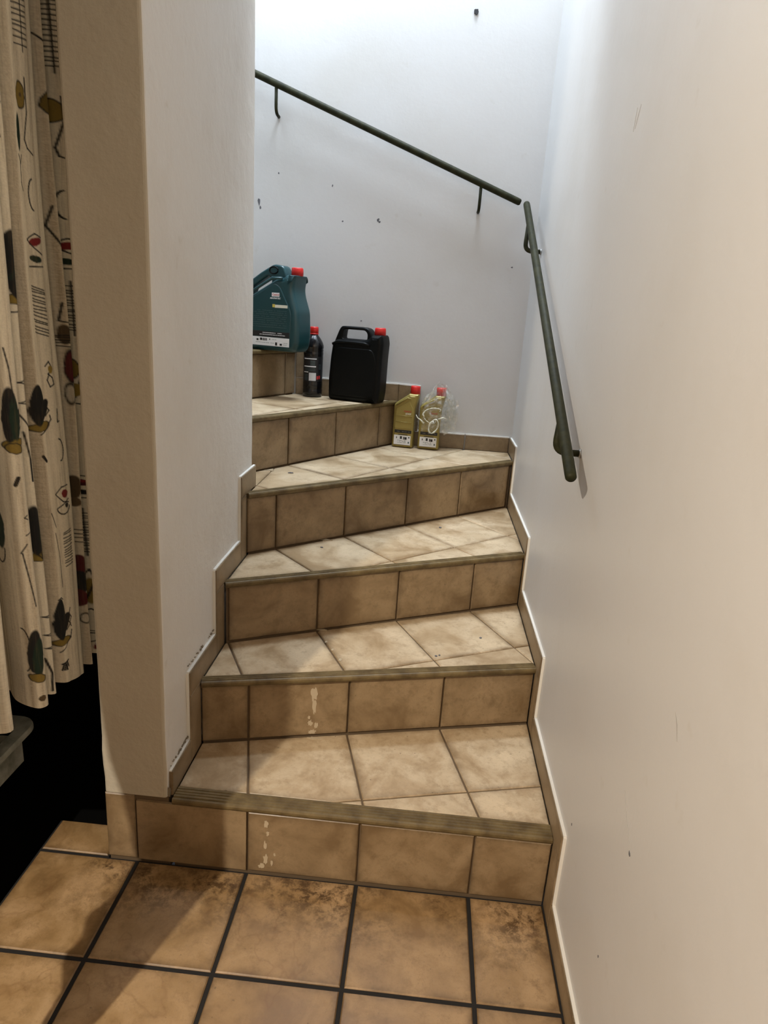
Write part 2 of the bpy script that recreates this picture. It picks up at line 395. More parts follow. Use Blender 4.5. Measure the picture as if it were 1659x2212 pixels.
for k in range(1, 8):
    regs = halfplanes(k); p, u, n = RL[k]; zt = Z[k]
    big = max((region_poly(h) for h in regs), key=lambda P: abs(area(P)) if len(P) > 2 else 0)
    # concrete core of the step, slightly behind the riser tiles
    core = []
    for h in regs:
        h2 = [(h[0][0], h[0][1]-.0075)] + [(h[1][0], h[1][1]+.30)] + h[2:]
        P = region_poly(h2)
        if len(P) > 2: core.append(P)
    st = prism('step', core[0], -.02 if k == 1 else Z[k-1]-.25, zt-.0045, MAT_SGROUT, stair)
    for P in core[1:]: prism('step_core', P, Z[k-1]-.25, zt-.0045, MAT_SGROUT, st)
    # tread tiles: rows counted from the next riser forward
    q, u2, n2 = RL[k+1]; J = JU[k+1]
    nb, nf = NOSE[k]
    for h in regs:
        hh = [(h[0][0], h[0][1]-nb-.0015)] + [(h[1][0], h[1][1]-.002)] + h[2:]
        for i in range(len(J)-1):
            for r in range(5):
                v0, v1 = r*T, (r+1)*T
                cell = [(J[i]+GS, v0+(GS if r else 0)), (J[i+1]-GS, v0+(GS if r else 0)), (J[i+1]-GS, v1-GS), (J[i]+GS, v1-GS)]
                P = [(q[0]+a*u2[0]+b*n2[0], q[1]+a*u2[1]+b*n2[1]) for a, b in cell]
                for nn, d in hh:
                    P = clip(P, nn, d)
                    if len(P) < 3: break
                P = dedupe(P)
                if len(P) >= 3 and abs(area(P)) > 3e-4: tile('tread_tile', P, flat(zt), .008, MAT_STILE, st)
    # riser tiles
    J = JU[k]
    ua, ub = -9, 9
    def usec(x=None, y=None):
        return (x-p[0])/u[0] if x is not None else (y-p[1])/u[1]
    if k == 1: ua, ub = -PT+.001, -SK-.001
    else:
        lo = [usec(x=-W+SK+.001)] if k <= 4 else [usec(y=C_END+.002)]
        hi = ([usec(x=-SK-.001)] if u[0] > .02 else []) + ([usec(y=D-SK-.001)] if u[1] > .02 else [])
        ua, ub = max(lo), min(hi)
    for i in range(len(J)-1):
        a0, a1 = max(J[i]+(GS if J[i] > ua else 0), ua), min(J[i+1]-(GS if J[i+1] < ub else 0), ub)
        if a1-a0 < .012: continue
        zt_ = zt-.0155 if not (k == 1 and a1 < -W) else zt-.001
        cell = [(a0, Z[k-1]+.004), (a1, Z[k-1]+.004), (a1, zt_), (a0, zt_)]
        fr = lambda s, z, c, p=p, u=u, n=n: (p[0]+s*u[0]+c*n[0], p[1]+s*u[1]+c*n[1], z)
        if k == 1 and a0 < -W < a1:
            cell = [(a0, Z[0]+.004), (a1, Z[0]+.004), (a1, zt_), (-W+.002, zt_), (-W+.002, zt_), (a0, zt_)]
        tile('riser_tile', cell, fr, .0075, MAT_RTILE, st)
    # nosing strip: ribbed top, rounded front
    w = nb-nf; prof = [(nb, -.012), (nb, -.002), (nb-.0015, -.002)]
    nr = 4 if k == 1 else 3
    for r in range(nr):
        a0 = nb - (w-.010)*(r+.10)/nr; a1 = nb - (w-.010)*(r+.70)/nr; a2 = nb-(w-.010)*(r+.86)/nr
        prof += [(a0, .0022), (a1, .0022), (a2-.0006, -.0022), (nb-(w-.010)*(r+1.0)/nr, -.0022)]
    prof += [(nf+.007, .0022), (nf+.002, .0008), (nf, -.003), (nf, -.0085), (nf+.003, -.0145), (nf+.007, -.0150)]
    if nf+.007 < .0: prof += [(0.0, -.0150)]
    prof += [(max(nf+.008, .0005), -.0125)]
    s0, s1 = (ua, ub) if k > 1 else (-W+SK+.002, -SK-.001)
    V = []; F = []; m_ = len(prof)
    for s in (s0, s1):
        for (v, z) in prof: V.append((p[0]+s*u[0]-v*n[0], p[1]+s*u[1]-v*n[1], zt+z))
    F = [(i, (i+1) % m_, m_+(i+1) % m_, m_+i) for i in range(m_)] + [tuple(range(m_)), tuple(range(m_, 2*m_))]
    ns = mesh('nosing_strip', V, F, MAT_NOSE, st)

# dried paint on the first risers, crumbs of mortar
def blob(name, frame, cx, cz, rx, rz, mat, parent, t=.0007, seed=0, n=16):
    V = []; rnd = random.Random(seed)
    for k in range(n):
        a_ = 2*math.pi*k/n; r = rnd.uniform(.55, 1.15); V.append((cx+rx*r*math.cos(a_), cz+rz*r*math.sin(a_)))
    m_ = len(V); VV = [frame(a_, b_, 0) for a_, b_ in V]+[frame(a_, b_, t) for a_, b_ in V]
    return mesh(name, VV, [tuple(range(m_)), tuple(range(m_, 2*m_))]+[(i,(i+1)%m_,m_+(i+1)%m_,m_+i) for i in range(m_)], mat, parent)
steps = [c for c in stair.children]
def rf(k): p, u, n = RL[k]; return lambda s, z, c: (p[0]+s*u[0]+c*n[0], p[1]+s*u[1]+c*n[1], z)
for q, (s, z, rx, rz) in enumerate([(-.690, .148, .006, .012), (-.686, .120, .004, .008), (-.692, .085, .004, .014), (-.690, .045, .007, .016), (-.668, .06, .003, .006), (-.700, .022, .008, .008), (-.675, .035, .003, .01)]):
    blob('paint_drip', rf(1), s, z, rx, rz, MAT_DRIP, steps[0], .0009, q)
u2x = uat(2, -.632)
for q, (ds, z, rx, rz) in enumerate([(0, .325, .010, .022), (.002, .285, .007, .028), (-.008, .235, .007, .010), (.008, .225, .006, .012), (-.002, .206, .012, .007), (-.012, .252, .004, .006)]):
    blob('paint_drip', rf(2), u2x+ds, z, rx, rz, MAT_DRIP, steps[1], .0009, 20+q)
for q, (x, y, k, rx, ry, mt) in enumerate([(-.626, .292, 1, .020, .005, MAT_DRIP), (-.655, .577, 2, .018, .006, MAT_DRIP), (-.70, .878, 3, .022, .010, MAT_DRIP), (-.742, .872, 3, .012, .006, MAT_DRIP),
        (-.575, .40, 2, .005, .009, MAT_DRIP), (-.605, .455, 2, .004, .006, MAT_DRIP), (-.632, .50, 2, .004, .006, MAT_DRIP), (-.30, .475, 2, .004, .004, MAT_MARK), (-.29, .482, 2, .003, .003, MAT_MARK),
        (-.16, .62, 2, .004, .004, MAT_MARK), (-.70, .80, 3, .005, .004, MAT_MARK), (-.30, 1.13, 3, .006, .006, MAT_MARK), (-.85, .99, 4, .009, .006, MAT_MARK), (-.93, 1.0, 4, .02, .006, MAT_DRIP)]):
    blob('mortar_crumb', flat(Z[k]), x, y, rx, ry, mt, steps[k-1], .0022, 50+q)

# ------------------------------------------------------------------ skirting tiles
def skirt(name, label, frame, pieces, edge):
    """pieces: polygons in (s,z); frame(s,z,c): c proud of the wall"""
    root = empty(name); tag(root, label, 'skirting', kind='structure')
    for P in pieces:
        tile('skirting_tile', P, frame, SK-.0005, MAT_KTILE, root, cham=.0012, jit=.0003)
    for (s0, z0, s1, z1) in edge:
        L = math.hypot(s1-s0, z1-z0); nx, nz = -(z1-z0)/L, (s1-s0)/L
        if nz < -.01: nx, nz = -nx, -nz
        P = [(s0, z0), (s1, z1), (s1+nx*.0032, z1+nz*.0032), (s0+nx*.0032, z0+nz*.0032)]
        V = [frame(a_, b_, -SK) for a_, b_ in P]+[frame(a_, b_, -.003) for a_, b_ in P]
        mesh('mortar_edge', V, [(0,1,2,3),(4,5,6,7),(0,1,5,4),(1,2,6,5),(2,3,7,6),(3,0,4,7)], MAT_EDGE, root)
    return root
def stepped(ys, zs, hgt, y_end, drop, y_start=None, first_low=True, lean=.012):
    """ys: riser positions on the wall, zs: tread levels from the floor up"""
    pieces, edge = [], []
    n = len(ys)
    for k in range(n+1):
        z = zs[k]; a0 = (y_start if k == 0 else ys[k-1]-drop[k-1]); a1 = (ys[k]-drop[k] if k < n else y_end)
        aL = ys[k-1] if k else a0
        if a1 > a0:                       # along the tread
            pieces.append([(max(a0, a0), z+ (0 if k == 0 else .0)), (a1-.0008, z), (a1-.0008+lean*0, z+hgt), (a0, z+hgt)])
            edge.append((a0, z+hgt, a1, z+hgt))
        if k < n:                         # beside the riser
            b0, b1 = ys[k]-drop[k], ys[k]
            pieces.append([(b0, z), (b1, z), (b1, zs[k+1]), (b0+.0, zs[k+1]+hgt*.0)])
            pieces[-1] = [(b0, z), (b1-.0008, z), (b1-.0008, zs[k+1]-.0008), (b0, zs[k+1]-.0008)]
            edge.append((b0, z+hgt, b0, zs[k+1]+hgt))
    return pieces, edge
yr = [0.0, .4715-.003, .914-.005, 1.512-.01]
pc, ed = stepped(yr, Z[:5], .064, D-.002, [.065, .065, .02, .020], -3.0)
# split the long floor piece into tiles
first = pc.pop(0); y = -.065
while y > -3.0:
    y0 = max(-3.0, y-.27); pc.append([(y0+.001, 0), (y-.001, 0), (y-.001, .064), (y0+.001, .064)]); y = y0
for P in pc:
    if len(P) == 4 and P[0][1] == 0: pass
skirt('baseboard_right', 'stepped row of brown skirting tiles along the right wall', lambda s, z, c: (-SK-c if False else -SK-c, s, z), pc, ed)
yl = [RL[k][0][1] + uat(k, -W)*RL[k][1][1] for k in (2, 3, 4)]
pc, ed = stepped(yl, Z[1:5], .066, C_END+.012, [.078, .070, .055], .014)
bl = skirt('baseboard_left', 'stepped row of brown skirting tiles against the plastered wall end', lambda s, z, c: (-W+SK+c, s, z), pc, ed)
for q, (y0, z0, y1, z1) in enumerate([(.02, .255, .145, .262), (.15, .45, .37, .452)]):
    for k in range(26):
        t = random.random(); blob('mortar_crumb', lambda s, z, c: (-W+.001+c, s, z), y0+(y1-y0)*t, z0+.010+random.uniform(0, .006), random.uniform(.0015, .006), random.uniform(.001, .0028), MAT_DIRT, bl, .003, k+q*30, 8)
blob('mortar_crumb', lambda s, z, c: (-W+.0005+c, s, z), .008, .205, .006, .016, MAT_DIRT, bl, .004, 77, 9)
x5, x6 = RL[5][0][0]+(D-RL[5][0][1])/RL[5][1][1]*RL[5][1][0], RL[6][0][0]+(D-RL[6][0][1])/RL[6][1][1]*RL[6][1][0]
bp, be = [], []
for (xa, xb, z, hh) in ((x5, -.209, Z[4], .066), (-.206, -.012, Z[4], .066), (x6, -.72, Z[5], .074), (-.717, x5, Z[5], .074), (-1.25, x6, Z[6], .078), (-1.5, -1.252, Z[6], .078)):
    bp.append([(xa+.001, z), (xb-.001, z), (xb-.001, z+hh), (xa+.001, z+hh)]); be.append((xa, z+hh, xb, z+hh))
bp.append([(x5, Z[4]+.067), (x5+.095, Z[4]+.067), (x5+.095, Z[5]+.070), (x5, Z[5]+.074)]); be.append((x5, Z[5]+.074, x5+.095, Z[5]+.070))
bp.append([(x6, Z[5]+.075), (x6+.055, Z[5]+.075), (x6+.055, Z[6]+.078), (x6, Z[6]+.078)]); be.append((x6, Z[6]+.078, x6+.055, Z[6]+.078))
skirt('baseboard_back', 'stepped row of brown skirting tiles along the back wall', lambda s, z, c: (s, D-SK-c, z), bp, be)

# ------------------------------------------------------------------ wall marks
wbk = lambda s, z, c: (s, D-c, z)
for q, (x, z, rx, rz) in enumerate([(-.799, 1.692, .004, .004), (-.651, 1.705, .007, .007), (-.645, 1.698, .004, .005), (-1.152, 1.748, .007, .016), (-1.146, 1.728, .005, .007), (-1.071, 1.86, .003, .004), (-.847, 1.825, .003, .006), (-.082, 1.553, .006, .004), (-.70, 1.299, .004, .003)]):
    blob('paint_chip', wbk, x, z, rx, rz, MAT_MARK, wb, .0006, q, 9)
blob('wall_plug', wbk, -.32, 2.456, .010, .013, plain('rubber_plug', (.015, .015, .017), .8), wb, .006, 4, 14)
wrt = lambda s, z, c: (-c, s, z)
def scratch(pts, w_, parent, frame, mat):
    V = []
    for (a_, b_) in pts: V.append((a_, b_))
    L = []; Rr = []
    for i, (a_, b_) in enumerate(pts):
        d = Vector((pts[min(i+1, len(pts)-1)][0]-pts[max(i-1, 0)][0], pts[min(i+1, len(pts)-1)][1]-pts[max(i-1, 0)][1])).normalized()
        ww = w_*(.3 if i in (0, len(pts)-1) else 1); L.append((a_-d.y*ww, b_+d.x*ww)); Rr.append((a_+d.y*ww, b_-d.x*ww))
    P = L+Rr[::-1]; n = len(P)
    return mesh('scratch', [frame(a_, b_, 0.0002) for a_, b_ in P]+[frame(a_, b_, .0007) for a_, b_ in P], [tuple(range(n)), tuple(range(n, 2*n))]+[(i,(i+1)%n,n+(i+1)%n,n+i) for i in range(n)], mat, parent)
MAT_SCR = plain('grey_scratch', (.33, .32, .30), .9)
for pts, ww in (([(.262, 1.785), (.272, 1.768), (.285, 1.745)], .0008), ([(.290, 1.786), (.293, 1.765), (.296, 1.742)], .0008), ([(-.466, .832), (-.478, .820), (-.489, .800)], .0016), ([(-.34, .60), (-.37, .57), (-.40, .545)], .0004)):
    scratch(pts, ww, wr, wrt, MAT_SCR)
for q, (y, z, r) in enumerate([(-.408, .532, .004), (-.364, .265, .0025), (-.085, .309, .003)]): blob('paint_chip', wrt, y, z, r, r*1.3, MAT_MARK, wr, .0006, 40+q, 8)

# ------------------------------------------------------------------ handrails
def arc_pts(p0, p1, p2, n=8):
    p0, p1, p2 = map(Vector, (p0, p1, p2)); return [p0*(1-t)**2+p1*2*t*(1-t)+p2*t*t for t in [k/n for k in range(n+1)]]
def rounded_bar(name, a_, b_, r, mat, parent):
    a_, b_ = Vector(a_), Vector(b_); d = (b_-a_).normalized()
    return tube(name, [a_, a_+d*.002, a_+d*.006, a_+d*.02]+[a_.lerp(b_, t) for t in (.25, .5, .75)]+[b_-d*.02, b_-d*.006, b_-d*.002, b_],
                [r*.55, r*.8, r*.97, r]+[r]*3+[r, r*.97, r*.8, r*.55], mat, parent, 20)
hb = empty('handrail', (-.6, D, 1.99)); tag(hb, 'dark olive metal handrail sloping up along the back wall', 'handrail')
off = hb.location
def loc(p, root): return tuple(Vector(p)-Vector(root.location))
yb = D-.055
bar = lambda x: (x, yb, 1.793+(x+.081)*(2.202-1.793)/(-1.164+.081))
rounded_bar('rail', loc(bar(-2.3), hb), loc(bar(-.081), hb), .0132, MAT_RAIL, hb)
for x, zw in ((-1.074, 2.066), (-.244, 1.756), (-1.9, 2.38)):
    p = bar(x); pts = [Vector(p)-Vector((0,0,.008)), Vector((x, yb, zw+.035))] + arc_pts((x, yb, zw+.03), (x, yb, zw), (x, D-.018, zw))[1:] + [Vector((x, D-.001, zw))]
    tube('bracket', [loc(q, hb) for q in pts], .0062, MAT_RAIL, hb, 10)
hr = empty('handrail', (0, .9, 1.4)); tag(hr, 'shorter olive metal handrail sloping down along the right wall', 'handrail')
xr = -.056
ra = Vector((xr, 1.655, 1.793)); rb = Vector((xr, .150, 1.019))
rounded_bar('rail', loc(ra, hr), loc(rb, hr), .0132, MAT_RAIL, hr)
for y, zw in ((1.475, 1.600), (.345, 1.042)):
    t = (ra.y-y)/(ra.y-rb.y); zt = ra.z+(rb.z-ra.z)*t
    pts = [Vector((xr-.003, y, zt-.006)), Vector((xr-.006, y-.002, zw+.032))]+arc_pts((xr-.006, y-.003, zw+.03), (xr-.008, y-.004, zw), (xr+.022, y-.004, zw))[1:]+[Vector((-.001, y-.004, zw))]
    b = tube('bracket', [loc(q, hr) for q in pts], .0085, MAT_RAIL, hr, 10)
    tube('wall_rose', [loc((-.005, y-.004, zw), hr), loc((-.0005, y-.004, zw), hr)], .011, plain('galvanised_steel', (.35, .35, .34), .4, Metallic=.7), b, 16)

# ------------------------------------------------------------------ lamps
def emissive(name, col, strength):
    a = M(name); a.set(Base_Color=(.9, .9, .9), Emission_Color=col, Emission_Strength=strength); return a.m
pl = empty('pendant_lamp', (LAMP[0], LAMP[1], 2.75)); tag(pl, 'bare bulb pendant lamp hanging from the lower ceiling', 'lamp')
lathe('ceiling_cup', [(.002, 0), (.03, -.004), (.028, -.03), (.006, -.045)], MAT_CEIL, pl, 24)
tube('cord', [(0, 0, -.04), (0, 0, -.18)], .003, plain('white_cord', (.6, .6, .58), .6), pl, 8)
lathe('socket', [(.004, -.175), (.018, -.185), (.020, -.24), (.017, -.258)], plain('black_socket', (.02, .02, .02), .5), pl, 24)
zb_ = LAMP[2]-2.75
lathe('bulb_stem', [(.010, zb_+.045), (.006, zb_+.016), (.004, zb_+.012)], plain('bulb_ceramic', (.7, .7, .68), .5), pl, 20)
light('bulb_light', 'POINT', (0, 0, zb_-.026), LAMP_POWER, LAMP_COL, radius=.022).parent = pl
fr = empty('ceiling_light', (STAIR_LAMP[0], STAIR_LAMP[1], 4.3)); tag(fr, 'square cool white ceiling light above the stairs', 'lamp')
for (x0, x1, y0, y1) in ((-.41, .41, -.285, -.26), (-.41, .41, .26, .285), (-.41, -.385, -.26, .26), (.385, .41, -.26, .26)):
    box('frame', (x0, y0, -.085), (x1, y1, -.001), MAT_CEIL, fr)

# ------------------------------------------------------------------ containers on the steps
MAT_RED = plain('red_plastic_cap', (.50, .012, .008), .38)
MAT_BLACK = plain('black_plastic', (.0025, .003, .003), .40, Specular_IOR_Level=.14)
MAT_GREEN = plain('dark_teal_plastic', (.008, .045, .052), .30)
MAT_GOLD = plain('gold_plastic', (.30, .235, .065), .36, Metallic=.25)
MAT_WPRINT = plain('white_print', (.75, .76, .78), .5)
MAT_KPRINT = plain('black_print', (.008, .008, .010), .45)
MAT_GPRINT = plain('grey_print', (.09, .14, .15), .5)
MAT_RPRINT = plain('red_print', (.45, .03, .03), .5)
MAT_YPRINT = plain('yellow_print', (.55, .45, .08), .5)
MAT_CREAMP = plain('cream_print', (.68, .66, .55), .5)
def cap(parent, x, y, z, r, hgt):
    c = lathe('cap', [(.002, hgt), (r*.86, hgt), (r*.96, hgt-.003), (r, hgt*.55), (r, .001), (r*.9, 0)], MAT_RED, parent, 60, (x, y, z), 30, -.0006)
    return c
def dashes(x0, x1, z, hgt, seed, fill=.75):
    rnd = random.Random(seed); out = []; x = x0
    while x < x1:
        wd = rnd.uniform(.0025, .008); xe = min(x+wd, x1)
        if rnd.random() < fill: out.append((x, xe, z, z+hgt))
        x = xe+rnd.uniform(.0012, .0025)
    return out
def pictos(x0, x1, z0, z1, seed):
    rnd = random.Random(seed); out = []; x = x0
    while x < x1-.006:
        wd = rnd.uniform(.004, .008); out.append((x, x+wd, z0+rnd.uniform(0, (z1-z0)*.25), z1-rnd.uniform(0, (z1-z0)*.2))); x += wd+rnd.uniform(.003, .008)
    return out
# 5 litre dark teal canister
gc = empty('oil_canister', (-.925, 1.400, Z[6]+.0015), math.radians(-20)); tag(gc, 'large dark teal motor oil canister with red cap on the top step', 'canister')
k = .925
P = [(-.012,0),(.004,.03),(.007,.09),(.003,.170),(-.020,.234),(-.025,.262),(-.019,.305),(-.015,.318),(-.060,.318),(-.072,.306),(-.102,.303),(-.205,.246),(-.270,.208),(-.285,.18),(-.285,.02),(-.275,0)]
slab('body', [round_poly([(x*k, z*k) for x, z in P], .016)], .118, .022, MAT_GREEN, gc, 6)
P = [(-.066,.298),(-.074,.320),(-.092,.355),(-.138,.360),(-.205,.324),(-.272,.280),(-.288,.240),(-.284,.180),(-.205,.236),(-.105,.292)]
hole = [(-.148,.284),(-.150,.300),(-.166,.312),(-.205,.289),(-.250,.258),(-.256,.234),(-.244,.226),(-.205,.250)]
slab('handle', [round_poly([(x*k, z*k) for x, z in P], .014), round_poly([(x*k, z*k) for x, z in hole], .008)[::-1]], .056, .0075, MAT_GREEN, gc, 4).location.y = .031
# sunken front panel below the sloping shoulder
pan = [(x*k, z*k) for x, z in [(-.030,.012),(-.024,.165),(-.052,.215),(-.082,.268),(-.110,.282),(-.262,.196),(-.265,.012)]]
slab('front_panel', [round_poly(pan, .02)], .010, .004, MAT_GREEN, gc, 3).location.y = -.0028
tube('shoulder_ridge', [(x*k, -.001, z*k) for x, z in [(-.268,.218),(-.205,.254),(-.120,.302),(-.072,.302)]], .0055, MAT_GREEN, gc, 10)
tube('handle_recess', [((-.137+.021*math.cos(t))*k, .0305, (.335+.014*math.sin(t))*k) for t in [i*math.pi/10 for i in range(21)]], .0028, MAT_BLACK, gc, 8)
cap(gc, -.038*k, .059, .316*k, .0255*k, .034*k)
yf = -.0031
plates('logo_plate', [(-.121*k, -.083*k, .227*k, .243*k)], yf, MAT_WPRINT, gc)
text('logo_text', 'Castrol', .0105, MAT_RPRINT, gc, -.102*k, yf-.0005, .2348*k, .15, 1.0)
text('name_text', 'MAGNATEC', .0085, MAT_WPRINT, gc, -.104*k, yf-.0003, .2200*k, .3, 1.05)
plates('grade_strip', [(-.105*k, -.042*k, .182*k, .194*k)], yf, MAT_CREAMP, gc)
plates('grade_badge', [(-.117*k, -.104*k, .183*k, .196*k)], yf-.0002, MAT_YPRINT, gc)
plates('fine_print', sum([dashes(-.25*k, -.045*k, z*k, .0012, i, .9) for i, z in enumerate((.168,.160,.152,.143,.135,.127,.118,.109,.100))], []), yf, MAT_GPRINT, gc)
plates('black_band', [(-.262*k, -.030*k, .060*k, .082*k)], yf, MAT_KPRINT, gc)
plates('band_text', dashes(-.165*k, -.068*k, .0745*k, .0026, 31, .95)+dashes(-.180*k, -.050*k, .0665*k, .0026, 33, .95), yf-.0005, MAT_WPRINT, gc)
plates('white_label', [(-.262*k, -.030*k, .0215*k, .0575*k)], yf, MAT_WPRINT, gc)
plates('label_print', [(-.178*k, -.166*k, .043*k, .053*k), (-.163*k, -.158*k, .042*k, .053*k), (-.155*k, -.150*k, .042*k, .053*k), (-.147*k, -.143*k, .042*k, .053*k), (-.196*k, -.186*k, .041*k, .049*k), (-.130*k, -.126*k, .046*k, .052*k), (-.100*k, -.090*k, .025*k, .038*k), (-.077*k, -.066*k, .026*k, .034*k)], yf-.0006, MAT_KPRINT, gc)
plates('label_fine_print', dashes(-.118*k, -.090*k, .048*k, .0015, 41)+dashes(-.2*k, -.104*k, .033*k, .0015, 42)+dashes(-.058*k, -.038*k, .036*k, .0015, 43)+dashes(-.058*k, -.038*k, .029*k, .0015, 44)+dashes(-.24*k, -.2*k, .045*k, .0015, 45), yf-.0005, MAT_GPRINT, gc)
# black canister
bc = empty('black_canister', (-.818, 1.580, Z[5]+.0012), math.radians(-18.5)); tag(bc, 'plain black plastic canister with carrying handle and red cap beside the slim bottle', 'canister')
P = [(0,0),(.2295,0),(.236,.05),(.238,.18),(.2415,.250),(.236,.274),(.231,.281),(.187,.279),(.176,.264),(.150,.255),(.030,.252),(.0115,.2395),(.004,.178),(-.002,.09)]
slab('body', [round_poly(P, .014)], .098, .020, MAT_BLACK, bc, 6)
P = [(.190,.262),(.181,.281),(.166,.302),(.146,.307),(.044,.307),(.033,.292),(.0125,.242),(.020,.228),(.185,.232)]
slab('handle', [round_poly(P, .010), round_poly([(.047,.2565),(.052,.2945),(.150,.2945),(.162,.282),(.162,.2565)], .009)[::-1]], .052, .0055, MAT_BLACK, bc, 4).location.y = .023
tube('shoulder_ridge', [(.016, .002, .232), (.040, -.002, .243), (.110, -.002, .244), (.160, -.002, .243), (.185, .000, .236)], .006, MAT_BLACK, bc, 10)
pan = [(.022,.022),(.020,.17),(.035,.222),(.200,.222),(.218,.18),(.214,.022)]
slab('front_panel', [round_poly(pan, .022)], .012, .005, MAT_BLACK, bc, 3).location.y = -.0022
cap(bc, .2095, .049, .2785, .0235, .0305)
# slim black bottle
bb = empty('slim_bottle', (-.893, 1.640, Z[5]+.0012)); tag(bb, 'slim black bottle with red cap and white printed label', 'bottle')
prof = [(.002, .004), (.030, .002), (.039, 0), (.042, .004), (.0425, .030), (.0412, .034), (.0425, .038), (.0425, .060), (.0418, .064), (.0418, .175), (.0425, .179), (.0425, .188), (.0412, .192), (.0428, .196), (.0412, .203), (.0432, .208), (.0425, .218), (.038, .231), (.029, .246), (.020, .257), (.0165, .262), (.0165, .270), (.014, .271)]
a = M('black_bottle_plastic'); a.set(Base_Color=(.007, .007, .008), Roughness=.16); MAT_BOT = a.m
lathe('body', prof, MAT_BOT, bb, 48)
c = lathe('cap', [(.002, .294), (.016, .294), (.0182, .291), (.0186, .280), (.0186, .267), (.017, .266)], MAT_RED, bb, 60, (0,0,0), 30, -.0006)
tube('neck_ring', [(.0178*math.cos(t), .0178*math.sin(t), .2645) for t in [i*math.pi/14 for i in range(29)]], .0022, MAT_RED, bb, 8)
def cyl(name, rects, r, mat, parent, face=-80):
    V = []; F = []
    for (x0, x1, z0, z1) in rects:
        n = max(2, int((x1-x0)/.003)); b0 = len(V)
        for i in range(n+1):
            x = x0+(x1-x0)*i/n; an = math.radians(face)+math.asin(max(-.99, min(.99, x/r)))
            for rr in (r, r+.0004):
                for zz in (z0, z1): V.append((rr*math.cos(an), rr*math.sin(an), zz))
        for i in range(n):
            q = b0+4*i; F += [(q+2, q+3, q+7, q+6), (q, q+1, q+5, q+4), (q, q+2, q+6, q+4), (q+1, q+3, q+7, q+5)]
        F += [(b0, b0+1, b0+3, b0+2), (b0+4*n, b0+4*n+1, b0+4*n+3, b0+4*n+2)]
    o = mesh(name, V, F, mat, parent)
    if len(rects) > 1: o['kind'] = 'stuff'
    return o
cyl('label', [(-.0395, .0395, .066, .172)], .0419, MAT_KPRINT, bb)
cyl('label_lines', [(-.037, .014, .1600, .1640), (-.037, .012, .1275, .1320), (-.037, -.020, .1040, .1075)], .0424, MAT_WPRINT, bb)
cyl('label_block', [(-.017, .013, .070, .1035)], .0424, plain('pale_print', (.55, .56, .58), .5), bb)
cyl('label_text', [(-.035, -.022, z, z+.0014) for z in (.072,.077,.082,.088,.094)]+[(-.012, .008, z, z+.0018) for z in (.136,.141,.147,.152)]+[(-.034, .010, z, z+.0010) for z in (.112,.117,.122)]+[(.024, .032, z, z+.0016) for z in (.12,.128,.136)], .0424, MAT_GPRINT, bb)
cyl('hazard_mark', [(.016, .022, .076, .090), (.024, .030, .078, .092)], .0424, MAT_RPRINT, bb)
# two gold one litre bottles
def gold_bottle(name, loc_, rz, label):
    g_ = empty(name, loc_, rz); tag(g_, label, 'bottle', 'gold oil bottles on the corner step')
    P = [(0,0),(.0935,0),(.0920,.09),(.0945,.175),(.105,.222),(.1065,.236),(.064,.236),(.058,.230),(.009,.194),(.001,.184)]
    slab('body', [round_poly(P, .009)], .058, .012, MAT_GOLD, g_, 5)
    slab('front_panel', [round_poly([(.010,.084),(.084,.084),(.086,.172),(.070,.205),(.012,.172)], .006)], .006, .002, MAT_GOLD, g_, 2).location.y = -.0016
    tube('shoulder_rib', [(.012, -.001, .183), (.060, -.001, .218), (.074, -.001, .214)], .003, MAT_GOLD, g_, 8)
    for zz in (.140, .113): tube('panel_rib', [(.014, -.0018, zz), (.084, -.0018, zz)], .0011, MAT_GOLD, g_, 6)
    cap(g_, .0855, .029, .2345, .0213, .034)
    y0 = -.0017
    text('logo_text', 'Castrol', .0105, MAT_RPRINT, g_, .062, y0-.0004, .1600, .15)
    text('name_text', 'EDGE', .0100, MAT_CREAMP, g_, .066, y0-.0004, .1490, .25)
    plates('black_band', [(.011, .086, .0640, .0775)], -.0001, MAT_KPRINT, g_)
    plates('band_text', dashes(.022, .080, .0695, .0020, 3), -.0006, plain('band_grey', (.2,.2,.19), .5), g_)
    plates('white_label', [(.010, .084, .0125, .0540)], -.0001, MAT_WPRINT, g_)
    plates('label_print', [(.020, .0235, .039, .047), (.037, .0455, .038, .050), (.052, .0565, .036, .048), (.0575, .067, .036, .047), (.074, .079, .043, .049), (.028, .07, .0555, .0585)], -.0006, MAT_KPRINT, g_)
    plates('label_fine_print', dashes(.026, .064, .030, .0018, 5)+dashes(.026, .064, .025, .0014, 6)+dashes(.026, .064, .021, .0014, 7)+dashes(.068, .079, .020, .008, 8), -.0005, MAT_GPRINT, g_)
    return g_
gold_bottle('oil_bottle', (-.531, 1.620, Z[4]+.0012), math.radians(-9), 'bare gold oil bottle with red cap, next to the riser')
gold_bottle('oil_bottle', (-.418, 1.613, Z[4]+.0012), math.radians(-6), 'gold oil bottle wrapped in torn clear film, on the right of its twin')
